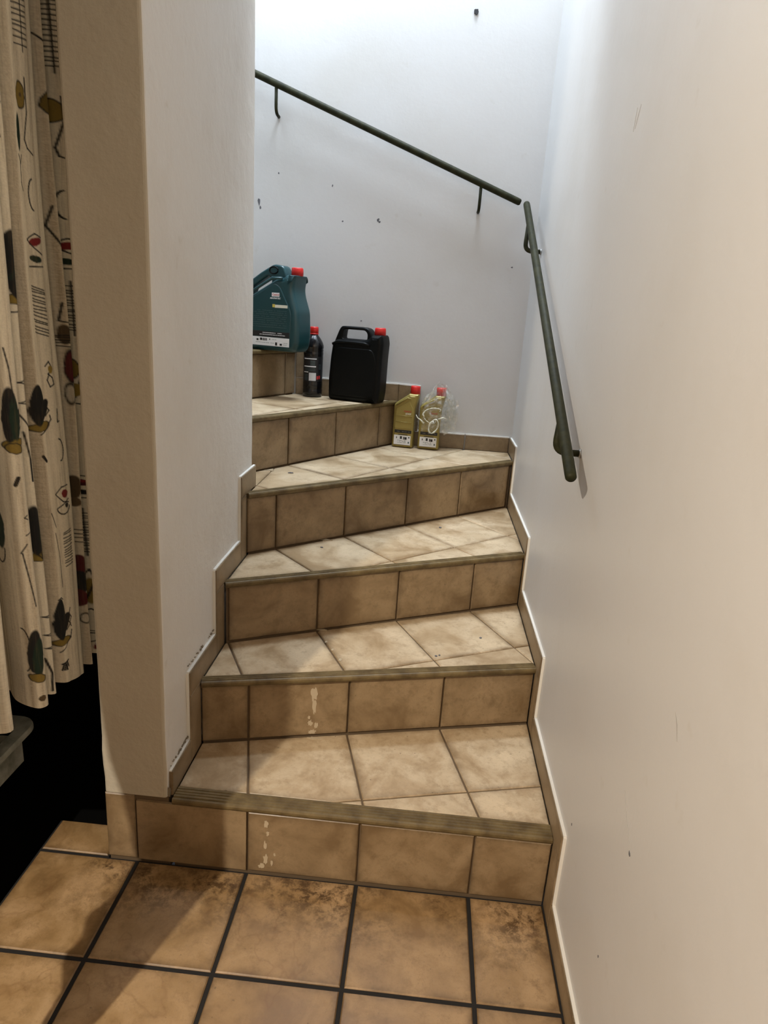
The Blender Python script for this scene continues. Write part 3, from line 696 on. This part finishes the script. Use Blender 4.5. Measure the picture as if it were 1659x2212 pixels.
# torn clear film around the second gold bottle
a = M('clear_film'); tr = a.n('ShaderNodeBsdfTransparent'); gl = a.n('ShaderNodeBsdfGlossy'); gl.inputs['Roughness'].default_value = .12
df_ = a.n('ShaderNodeBsdfDiffuse'); df_.inputs[0].default_value = (.85, .84, .78, 1); tr.inputs[0].default_value = (.97, .97, .95, 1)
fz = a.n('ShaderNodeLayerWeight'); fz.inputs[0].default_value = .45
m1 = a.n('ShaderNodeMixShader'); m1.inputs[0].default_value = .45; a.l(gl.outputs[0], m1.inputs[1]); a.l(df_.outputs[0], m1.inputs[2])
m2 = a.n('ShaderNodeMixShader'); a.l(a.math('ADD', a.math('MULTIPLY', fz.outputs['Facing'], .40), a.rng(a.noise(45, 3, .6, a.pos()),   .45, .70, .04, .42)), m2.inputs[0]); a.l(tr.outputs[0], m2.inputs[1]); a.l(m1.outputs[0], m2.inputs[2])
a.l(m2.outputs[0], a.t.nodes['Material Output'].inputs['Surface']); MAT_FILM = a.m
fm = empty('plastic_film', (-.365, 1.640, Z[4])); tag(fm, 'torn clear plastic film with a knotted pale strip around the right gold bottle', 'plastic film')
V = []; F = []; nu, nv = 90, 60
for j in range(nv+1):
    t = j/nv; z = .075+.205*t
    rx = .058+.020*math.sin(math.pi*min(1, t*1.25))-.035*max(0, t-.75)/.25; ry = .0385-.012*max(0, t-.7)/.3
    for i in range(nu):
        an = 2*math.pi*i/nu; v = Vector((math.cos(an)*2.2, math.sin(an)*2.2, z*26))
        n_ = noise.noise(v)*.010+noise.noise(v*2.3)*.007; n_ = abs(n_)*1.3-.004
        cx = .014+.018*t
        V.append((cx+(rx+n_)*math.cos(an), max(-.058, min(.036, (ry+n_*1.1)*math.sin(an)-.006)), z+.028*noise.noise(Vector((math.cos(an)*1.7, math.sin(an)*1.7, 3+t*2)))))
for j in range(nv):
    for i in range(nu): F.append((j*nu+i, j*nu+(i+1) % nu, (j+1)*nu+(i+1) % nu, (j+1)*nu+i))
mesh('film_sheet', V, F, MAT_FILM, fm)
V = []; F = []
for j in range(31):      # loose flap hanging to the right
    for i in range(25):
        x = .058+.055*i/24; z = .07+.15*j/30; n_ = noise.noise(Vector((x*60, z*45, 1)))
        V.append((x+.006*noise.noise(Vector((z*50, 2, x*30))), .022-.03*i/24*.6+n_*.010, z))
for j in range(30):
    for i in range(24): F.append((j*25+i, j*25+i+1, (j+1)*25+i+1, (j+1)*25+i))
mesh('film_flap', V, F, MAT_FILM, fm)
a = M('pale_twisted_film'); a.set(Base_Color=(.62, .60, .48), Roughness=.3); MAT_STRIP = a.m
def loop_pts(cx, cz, rx, rz, y, tilt, t0=0, t1=2*math.pi, n=30, amp=.004, seed=0):
    out = []
    for k_ in range(n+1):
        t = t0+(t1-t0)*k_/n; x, z = rx*math.cos(t), rz*math.sin(t)
        out.append((cx+x*math.cos(tilt)-z*math.sin(tilt), y+amp*noise.noise(Vector((t*1.7, seed, 0)))*2, cz+x*math.sin(tilt)+z*math.cos(tilt)))
    return out
tube('film_strip', loop_pts(.012, .108, .018, .031, -.054, -.35), [.0030+.0014*math.sin(i) for i in range(31)], MAT_STRIP, fm, 7)
tube('film_strip', loop_pts(.002, .165, .040, .020, -.052, .25, .2, 3.6, seed=3), [.0018+.0008*math.sin(i*1.7) for i in range(31)], MAT_STRIP, fm, 6)
tube('film_strip', loop_pts(.000, .150, .035, .028, -.050, -.5, 2.6, 5.6, seed=5), [.0018+.0008*math.sin(i*1.3) for i in range(31)], MAT_STRIP, fm, 6)
tube('film_strip', [(-.030, -.050, .118), (-.045, -.050, .132), (-.060, -.045, .140), (-.066, -.04, .152)], [.005, .003, .002, .001], MAT_STRIP, fm, 6)
tube('film_strip', [(.030, -.050, .140), (.050, -.045, .147), (.070, -.035, .140)], [.003, .0035, .0012], MAT_STRIP, fm, 6)

# ------------------------------------------------------------------ patterned curtain
CP0 = [(-1.30,.375),(-1.232,.318),(-1.226,.302),(-1.285,.280),(-1.232,.256),(-1.229,.244),(-1.285,.232),(-1.226,.208),(-1.219,.180),(-1.228,.150),(-1.262,.122),(-1.290,.108),(-1.244,.092),(-1.249,.076),(-1.292,.066),(-1.234,.044),(-1.240,.014),(-1.300,.030),(-1.362,.105),(-1.374,.060),(-1.330,-.020),(-1.254,-.062),(-1.258,-.090),(-1.31,-.12),(-1.245,-.17),(-1.25,-.21),(-1.33,-.25)]
CP1 = [(-1.34,.372),(-1.236,.304),(-1.226,.284),(-1.375,.276),(-1.236,.240),(-1.229,.225),(-1.375,.226),(-1.232,.190),(-1.219,.165),(-1.228,.138),(-1.250,.122),(-1.375,.126),(-1.247,.088),(-1.251,.070),(-1.375,.082),(-1.237,.042),(-1.241,.012),(-1.310,.034),(-1.385,.105),(-1.395,.060),(-1.350,-.020),(-1.257,-.062),(-1.260,-.092),(-1.37,-.10),(-1.245,-.17),(-1.25,-.21),(-1.36,-.22)]
def spline(P, n=60):
    P = np.array(P, float); out = []; Q = np.vstack([2*P[0]-P[1], P, 2*P[-1]-P[-2]])
    for i in range(1, len(Q)-2):
        p0, p1, p2, p3 = Q[i-1], Q[i], Q[i+1], Q[i+2]; t = np.linspace(0, 1, n, endpoint=False)[:, None]
        m1_ = (p2-p0)*.45; m2_ = (p3-p1)*.45
        out.append((2*t**3-3*t**2+1)*p1+(t**3-2*t**2+t)*m1_+(-2*t**3+3*t**2)*p2+(t**3-t**2)*m2_)
    out.append(Q[-2][None]); return np.vstack(out)
C0 = spline(CP0); C1 = spline(CP1)          # C0 is the flat print's own arc parameter, C1 the hung cloth
dd = np.r_[0, np.cumsum(np.linalg.norm(np.diff(C0, axis=0), axis=1))]
ss = np.r_[np.arange(0, .97, .0017), np.arange(.97, dd[-1], .008)]
zz = np.arange(.40, 2.235, .0019)
px_, py_ = np.interp(ss, dd, C1[:, 0]), np.interp(ss, dd, C1[:, 1])
SSg, ZZg = np.meshgrid(ss, zz); nS, nZ = len(ss), len(zz)
Xg = np.tile(px_, (nZ, 1)) + .004*np.sin(ZZg*5.1+SSg*9)*np.clip((ZZg-.4)/.4, 0, 1)
Yg = np.tile(py_, (nZ, 1)) - .030*(ZZg-.4)/1.45 + .003*np.sin(ZZg*3.7+SSg*14)
rng = np.random.default_rng(3)
# fabric print, painted in cloth coordinates (s across, z up)
CRM = np.array((.84, .77, .62)); BLK = np.array((.012, .012, .012)); GRN = np.array((.010, .028, .017)); RED_ = np.array((.23, .016, .018))
YEL = np.array((.26, .18, .035)); BRN = np.array((.10, .065, .03)); DRD = np.array((.09, .008, .012))
pat = np.tile(CRM, (nZ, nS, 1))
xg_ = np.arange(0, dd[-1]+.02, .004); st1 = np.interp(ss, xg_, np.convolve(rng.random(len(xg_)), np.ones(3)/3, 'same'))
band = np.clip((st1-.46)*4.0, 0, 1)[None, :]*(.45+.4*np.sin(ZZg*2.3+SSg*31)**2)*(.7+.3*rng.random((nZ, 1)))
band *= (.75+.5*rng.random((nZ, nS)))
pat = pat*(1-.78*band[..., None])+np.array((.33, .25, .145))*(.78*band[..., None])
def blend(sub, al, col): sub[...] = sub*(1-al[..., None])+np.asarray(col)*al[..., None]
def win(z0, z1): return slice(max(0, np.searchsorted(zz, z0)), np.searchsorted(zz, z1))
def ell(cs, cz, rs, rz, col, ang=0, ring=0):
    R_ = max(rs, rz)*1.6+.01; w_ = win(cz-R_, cz+R_)
    c_, s_ = math.cos(ang), math.sin(ang); a_, b_ = SSg[w_]-cs, ZZg[w_]-cz
    th = np.arctan2(b_, a_); wob = 1+.05*np.sin(3*th+cs*90)+.03*np.sin(7*th+cz*50)
    q = np.sqrt(((a_*c_+b_*s_)/rs)**2+((-a_*s_+b_*c_)/rz)**2)/wob; m_ = min(rs, rz)
    if ring: blend(pat[w_], np.clip((1+ring-q)*m_/.0016+.5, 0, 1), BLK)
    blend(pat[w_], np.clip((1-q)*m_/.0016+.5, 0, 1), col)
def line(P, w_=.0015, col=BLK):
    for (a0, b0), (a1, b1) in zip(P[:-1], P[1:]):
        k_ = win(min(b0, b1)-.008, max(b0, b1)+.008)
        A, B = SSg[k_]-a0, ZZg[k_]-b0; dx, dz = a1-a0, b1-b0; L2 = dx*dx+dz*dz+1e-12
        t = np.clip((A*dx+B*dz)/L2, 0, 1); d_ = np.sqrt((A-t*dx)**2+(B-t*dz)**2)
        blend(pat[k_], np.clip((w_-d_)/.0014+.5, 0, 1), col)
def curve(c, rs, rz, a0, a1, w_=.0016): line([(c[0]+rs*math.cos(t), c[1]+rz*math.sin(t)) for t in np.linspace(a0, a1, 14)], w_)
rnd = random.Random(11)
def ladder(s0, s1, z0, z1, n, tiltz=0.0, rail=True, w_=.0013):
    for i in range(n):
        z = z0+(z1-z0)*(i+rnd.uniform(-.2, .2))/n; line([(s0+rnd.uniform(0, .003), z-tiltz+rnd.uniform(-.002, .002)), (s1-rnd.uniform(0, .003), z+tiltz+rnd.uniform(-.002, .002))], w_)
    if rail: sm = s0+(s1-s0)*.35; line([(sm, z0-.012), (sm+.001, z1+.006)], w_)
def crescent(s, z, wd, red=True):
    line([(s-wd, z+.018), (s-.2*wd, z+.024), (s+wd, z+.010)]); 
    if red: ell(s-.2*wd, z+.008, wd*.85, .008, RED_, -.25)
    line([(s+wd, z+.012), (s, z-.004), (s-wd, z-.016)]); ell(s-.1*wd, z-.026, wd*.8, .007, GRN, .12); line([(s-wd, z-.040), (s+wd, z-.042)])
def leaf(s, z, rs, rz, ang=0, col=BLK, band_=True, lobe=True):
    if band_: ell(s-.2*rs, z-rz*1.0, rs*1.5, .010, YEL, -.22, .16)
    ell(s, z, rs*1.15, rz, col, ang); ell(s-rs*.35, z-rz*.05, rs*.8, rz*.85, np.array((.012, .022, .016)), ang)
    ell(s, z+.08*rz, rs*.85, rz*.85, col, ang)
    if lobe: ell(s-rs*.85, z-.22*rz, rs*.75, rz*.62, col, ang+.5); line([(s-rs*1.2, z+.15*rz), (s-2.0*rs, z-.25*rz), (s-rs*1.3, z-.5*rz)])
# the far fold (F), the thin fold (E), the wide fold (D)
for s0, s1 in ((.100, .135), (.405, .447)):
    dz = 0 if s0 < .2 else -.004
    ladder(s0, s1, 1.80+dz, 1.96+dz, 17); ladder(s0+.002, s1, 1.258+dz, 1.362+dz, 15, .001 if s0 < .2 else .004, s0 < .2)
    crescent((s0+s1)/2, 1.436+dz, (s1-s0)/2)
    curve((s0+.012, 1.53), .012, .030, -1.4, 1.4)
    curve((s0+.010, 1.00+dz), .014, .026, 1.7, 4.6)
ell(.118, 1.716, .012, .021, YEL, 0, .14); ell(.240, 1.716, .012, .020, YEL*.6, 0, .14); ell(.437, 1.707, .013, .022, YEL, 0, .14); ell(.434, 1.708, .003, .004, BRN)
line([(.108, 1.745), (.107, 1.700), (.118, 1.645), (.115, 1.628), (.103, 1.622)]); line([(.421, 1.74), (.420, 1.68), (.430, 1.630), (.424, 1.615), (.410, 1.605)])
ell(.452, 1.640, .008, .034, GRN); line([(.458, 1.60), (.450, 1.585), (.444, 1.60)]); line([(.452, 1.585), (.454, 1.55), (.447, 1.535)])
line([(.255, 1.84), (.240, 1.822)]); line([(.250, 1.52), (.258, 1.48), (.244, 1.44), (.236, 1.44)]); line([(.25, 1.32), (.255, 1.28), (.236, 1.275)])
ell(.250, 1.25, .008, .022, BRN*.8); ladder(.236, .262, 1.225, 1.255, 5, 0, False)
ell(.246, 1.176, .007, .034, DRD*.9, 0, .2); ell(.249, 1.115, .005, .020, CRM*.6, 0, .35)
ell(.121, 1.168, .011, .022, YEL*.9, 0, .15); line([(.110, 1.20), (.106, 1.17), (.117, 1.10)]); ell(.116, 1.118, .010, .016, YEL*1.2); line([(.102, 1.083), (.130, 1.088)])
line([(.428, 1.185), (.418, 1.195), (.410, 1.180), (.422, 1.168), (.412, 1.160), (.409, 1.145), (.420, 1.140), (.426, 1.155), (.420, 1.167)]); ell(.415, 1.178, .006, .009, YEL*1.3)
line([(.408, 1.09), (.411, 1.06), (.405, 1.062)])
leaf(.464, 1.100, .017, .046, .1); line([(.449, 1.10), (.442, 1.088), (.452, 1.075)]); line([(.470, 1.035), (.444, 1.048), (.428, 1.068), (.430, 1.078)])
ell(.118, .886, .016, .009, DRD); ell(.118, .890, .008, .004, RED_); ell(.118, .861, .016, .007, BLK); line([(.102, .846), (.133, .846)]); line([(.102, .902), (.13, .906)])
line([(.438, .893), (.420, .908), (.400, .910)]); line([(.438, .893), (.418, .872), (.400, .868)]); ell(.411, .891, .010, .010, RED_, .4)
curve((.418, .862), .020, .020, 3.3, 6.0); line([(.437, .858), (.420, .865), (.400, .876)]); ell(.408, .862, .006, .006, BLK)
ladder(.400, .428, .712, .806, 13, -.002, False); ladder(.104, .134, .700, .812, 15, 0, True)
ell(.253, .888, .010, .030, BRN*.7); ell(.252, .85, .007, .012, BRN); ladder(.238, .264, .745, .79, 4, .001, False)
ell(.252, .684, .012, .026, DRD); ell(.252, .636, .010, .024, BLK, 0, .3); curve((.252, .636), .006, .012, 0, 6.2); ell(.254, .592, .012, .024, DRD)
ell(.114, .585, .009, .038, YEL); line([(.134, .52), (.116, .535), (.104, .520)]); line([(.125, .625), (.114, .65), (.108, .62), (.120, .565)]); ell(.249, .535, .005, .012, CRM*.8, 0, .35)
line([(.112, .468), (.122, .469)]); line([(.112, .462), (.122, .462)]); ell(.110, .425, .006, .014, RED_*.8, .3); line([(.130, .428), (.112, .440)])
line([(.466, .850), (.452, .815)], .0014); line([(.458, .800), (.446, .740), (.444, .660)], .0014); line([(.470, .985), (.462, .975)], .004)
leaf(.462, .572, .018, .056, .05); line([(.470, .628), (.458, .634), (.448, .628)]); line([(.476, .486), (.452, .498), (.428, .520), (.424, .540)])
line([(.424, .60), (.428, .585), (.422, .575), (.428, .56), (.424, .55)], .0013)
for q in range(4): line([(.474-.006*q, .436), (.468-.006*q, .454)], .0026)
line([(.474, .452), (.444, .462)], .0022); line([(.462, .452), (.452, .436)], .0026); line([(.452, .460), (.445, .444)], .0026)
# folds nearer the camera (C, B, A)
leaf(.566, 1.378, .018, .052, 0); leaf(.578, 1.405, .012, .05, .1, BLK, False, False)
for z in (1.155, 1.112): line([(.560, z+.008), (.579, z), (.560, z-.004)], .0013)
line([(.582, 1.09), (.568, 1.06)], .0014); line([(.578, 1.05), (.572, .99), (.572, .94)], .0016); line([(.56, 1.30), (.58, 1.298)])
leaf(.576, .822, .012, .060, 0, BLK); ell(.566, .800, .006, .045, GRN); ell(.560, .765, .014, .012, YEL, .3, .2); curve((.556, .78), .016, .036, -1.6, 1.6)
for z in (.610, .562, .527): line([(.560, z+.004), (.580, z), (.560, z-.006)], .0014)
line([(.582, .50), (.574, .46), (.576, .41)], .002)
leaf(.722, 1.092, .014, .058, .05, BLK); ell(.712, 1.085, .010, .045, GRN); ell(.718, 1.024, .016, .010, YEL, .2, .2)
line([(.722, 1.23), (.716, 1.19), (.712, 1.12)], .0014); line([(.716, .96), (.722, .945)], .004); line([(.712, .81), (.725, .79)], .0014); line([(.722, .79), (.708, .66)], .0014); line([(.705, .875), (.712, .87), (.704, .865)], .0013); line([(.70, .835), (.712, .83)], .0013)
ell(.722, .545, .015, .055, BLK, .1); ell(.714, .530, .012, .05, GRN, .1); ell(.720, .480, .018, .010, YEL, .25, .2); curve((.745, .55), .018, .055, 1.5, 4.5); ell(.714, .425, .008, .008, BRN)
line([(.76, 1.40), (.75, 1.30), (.748, 1.2)], .0014); ell(.770, .84, .012, .045, GRN); curve((.775, .79), .012, .03, 3, 6)
for c0, z0 in ((.90, .62), (.915, 1.30), (.90, 1.75), (.74, 1.62), (.585, 1.66)):
    line([(c0, z0), (c0-.012, z0+.02), (c0+.01, z0+.03), (c0-.008, z0-.04)], .0016)
ell(.905, .80, .015, .05, GRN); ell(.90, 1.12, .018, .05, BLK); ladder(.885, .92, .42, .45, 3, 0, False)
for s_ in np.arange(1.05, dd[-1], .25):
    for z_ in np.arange(.5, 2.2, .42): leaf(s_, z_, .03, .06, 0)
pat *= (.93+.14*rng.random((nZ, nS, 1)))
me = bpy.data.meshes.new('cloth')
Vv = np.stack([Xg, Yg, ZZg], -1).reshape(-1, 3)
hem = (ZZg.reshape(-1) < .4001); 
ii = (np.arange(nZ-1)[:, None]*nS+np.arange(nS-1)[None, :]).reshape(-1)
Ff = np.stack([ii, ii+1, ii+nS+1, ii+nS], -1)
me.vertices.add(len(Vv)); me.vertices.foreach_set('co', Vv.reshape(-1))
me.loops.add(Ff.size); me.loops.foreach_set('vertex_index', Ff.reshape(-1))
me.polygons.add(len(Ff)); me.polygons.foreach_set('loop_start', np.arange(0, Ff.size, 4)); 
me.update(calc_edges=True)
me.polygons.foreach_set('use_smooth', np.ones(len(Ff), bool))
at = me.color_attributes.new('print', 'FLOAT_COLOR', 'POINT')
at.data.foreach_set('color', np.concatenate([pat.reshape(-1, 3), np.ones((nS*nZ, 1))], 1).reshape(-1))
a = M('printed_curtain_cotton'); ca = a.n('ShaderNodeAttribute', attribute_name='print'); p_ = a.pos()
mp = a.n('ShaderNodeMapping'); mp.inputs['Scale'].default_value = (1, 1, .06); a.l(p_, mp.inputs[0])
wv = a.noise(170, 3, .7, mp.outputs[0])
a.set(Base_Color=a.mix(a.rng(wv, .5, .72, 0, .30), ca.outputs['Color'], (.16, .11, .05)), Roughness=.9)
a.b.inputs['Sheen Weight'].default_value = .1
a.bump(wv, .15, .001); MAT_CLOTH = a.m
cu_ = empty('curtain', (0, 0, 0)); tag(cu_, 'cream curtain printed with dark leaves and red shapes, hanging in folds over the dark opening', 'curtain')
link('cloth', me, MAT_CLOTH, cu_)
tube('curtain_rod', [(-1.262, .62, 2.242), (-1.262, -.62, 2.242)], .011, plain('brass_rod', (.35, .25, .10), .35, Metallic=.8), cu_, 14)
# added blocker outside the view, cloth shaped to cast the floor and pier shadow
shadow_blocker = empty('curtain', (0, 0, 0)); tag(shadow_blocker, 'unseen olive cloth blocker added to cast the shadow strip on floor and pier', 'curtain')
V = []; F = []; nseg = 72
lv = [(2.20, -1.225, -1.008), (1.5, -1.222, -1.010), (1.06, -1.216, -1.0115), (.95, -1.204, -1.0115), (.88, -1.186, -1.0115), (.80, -1.172, -1.0115), (.74, -1.164, -1.0115), (.66, -1.148, -1.0115), (.60, -1.166, -1.0115), (.54, -1.142, -1.0115), (.50, -1.148, -1.0115), (.43, -1.106, -1.0115), (.35, -1.095, -1.013)]
for (z, xa, xb) in lv:
    cx, rx = (xa+xb)/2, (xb-xa)/2
    for i in range(nseg):
        an = 2*math.pi*i/nseg; q = 1-.10*abs(math.sin(an*6))*abs(math.sin(an)); V.append((cx+rx*math.cos(an), -.65+(.040*q)*math.sin(an), z))
for j in range(len(lv)-1):
    for i in range(nseg): F.append((j*nseg+i, j*nseg+(i+1) % nseg, (j+1)*nseg+(i+1) % nseg, (j+1)*nseg+i))
F += [tuple(range(nseg)), tuple(range((len(lv)-1)*nseg, len(lv)*nseg))]
mesh('cloth', V, F, plain('shadow_blocker_olive', (.16, .14, .09), .9), shadow_blocker, True)
tube('curtain_rod', [(-1.24, -.65, 2.215), (-.92, -.65, 2.215)], .009, plain('brass_rod_thin', (.35, .25, .10), .35, Metallic=.8), shadow_blocker, 12)
box('lamp_shield', (-1.235, -.735, 1.80), (-.915, -.715, 2.52), plain('lamp_shield_brown', (.10, .06, .03), .6), shadow_blocker)  # unseen board added to keep the lamp's light off the back wall
for x0 in (-1.235, -.933): box('lamp_shield_side', (x0, -.7145, 1.95), (x0+.018, -.60, 2.52), plain('lamp_shield_side_brown', (.10, .06, .03), .6), shadow_blocker)
tube('rod_hanger', [(-.95, -.65, 2.50), (-.95, -.65, 2.749)], .004, MAT_RAIL, shadow_blocker, 8)

# ------------------------------------------------------------------ grey basin under the curtain
a = M('worn_grey_enamel'); a.set(Base_Color=a.ramp(a.noise(18, 5, .6, a.pos()), [(.35, (.13, .135, .11)), (.7, (.33, .33, .28))]), Roughness=.5); MAT_TRAY = a.m
tr_ = empty('basin', (-1.60, -.25, 0)); tag(tr_, 'low grey basin with a rounded rim in the dark behind the curtain', 'basin')
def ring_slab(name, x0, x1, y0, y1, r, z0, z1, wdt, mat, parent):
    O = round_poly([(x0,y0),(x1,y0),(x1,y1),(x0,y1)], r, 8); I = round_poly([(x0+wdt,y0+wdt),(x1-wdt,y0+wdt),(x1-wdt,y1-wdt),(x0+wdt,y1-wdt)], r*.8, 8)
    n = len(O); V = []
    for L, z in ((O, z0), (O, z1-.006), ([(x*.994, y*.994) for x, y in O], z1), ([(x*1.012, y*1.012) for x, y in I], z1), (I, z1-.01), (I, z0)): V += [(x, y, z) for x, y in L]
    F = []
    for j in range(6):
        for i in range(n): F.append((j*n+i, j*n+(i+1) % n, ((j+1) % 6)*n+(i+1) % n, ((j+1) % 6)*n+i))
    return mesh(name, V, F, mat, parent)
ring_slab('rim', -.30, .295, -.34, .365, .05, .284, .30, .035, MAT_TRAY, tr_)
box('bowl_floor', (-.262, -.302, .19), (.257, .327, .20), MAT_TRAY, tr_)
for (lo, hi) in (((-.267, -.307, .19), (-.262, .332, .26)), ((.257, -.307, .19), (.262, .332, .26)), ((-.262, -.307, .19), (.257, -.302, .26)), ((-.262, .327, .19), (.257, .332, .26))): box('bowl_side', lo, hi, MAT_TRAY, tr_)
box('pedestal', (-.20, -.20, -.062), (-.05, .10, .191), MAT_VOID, tr_)
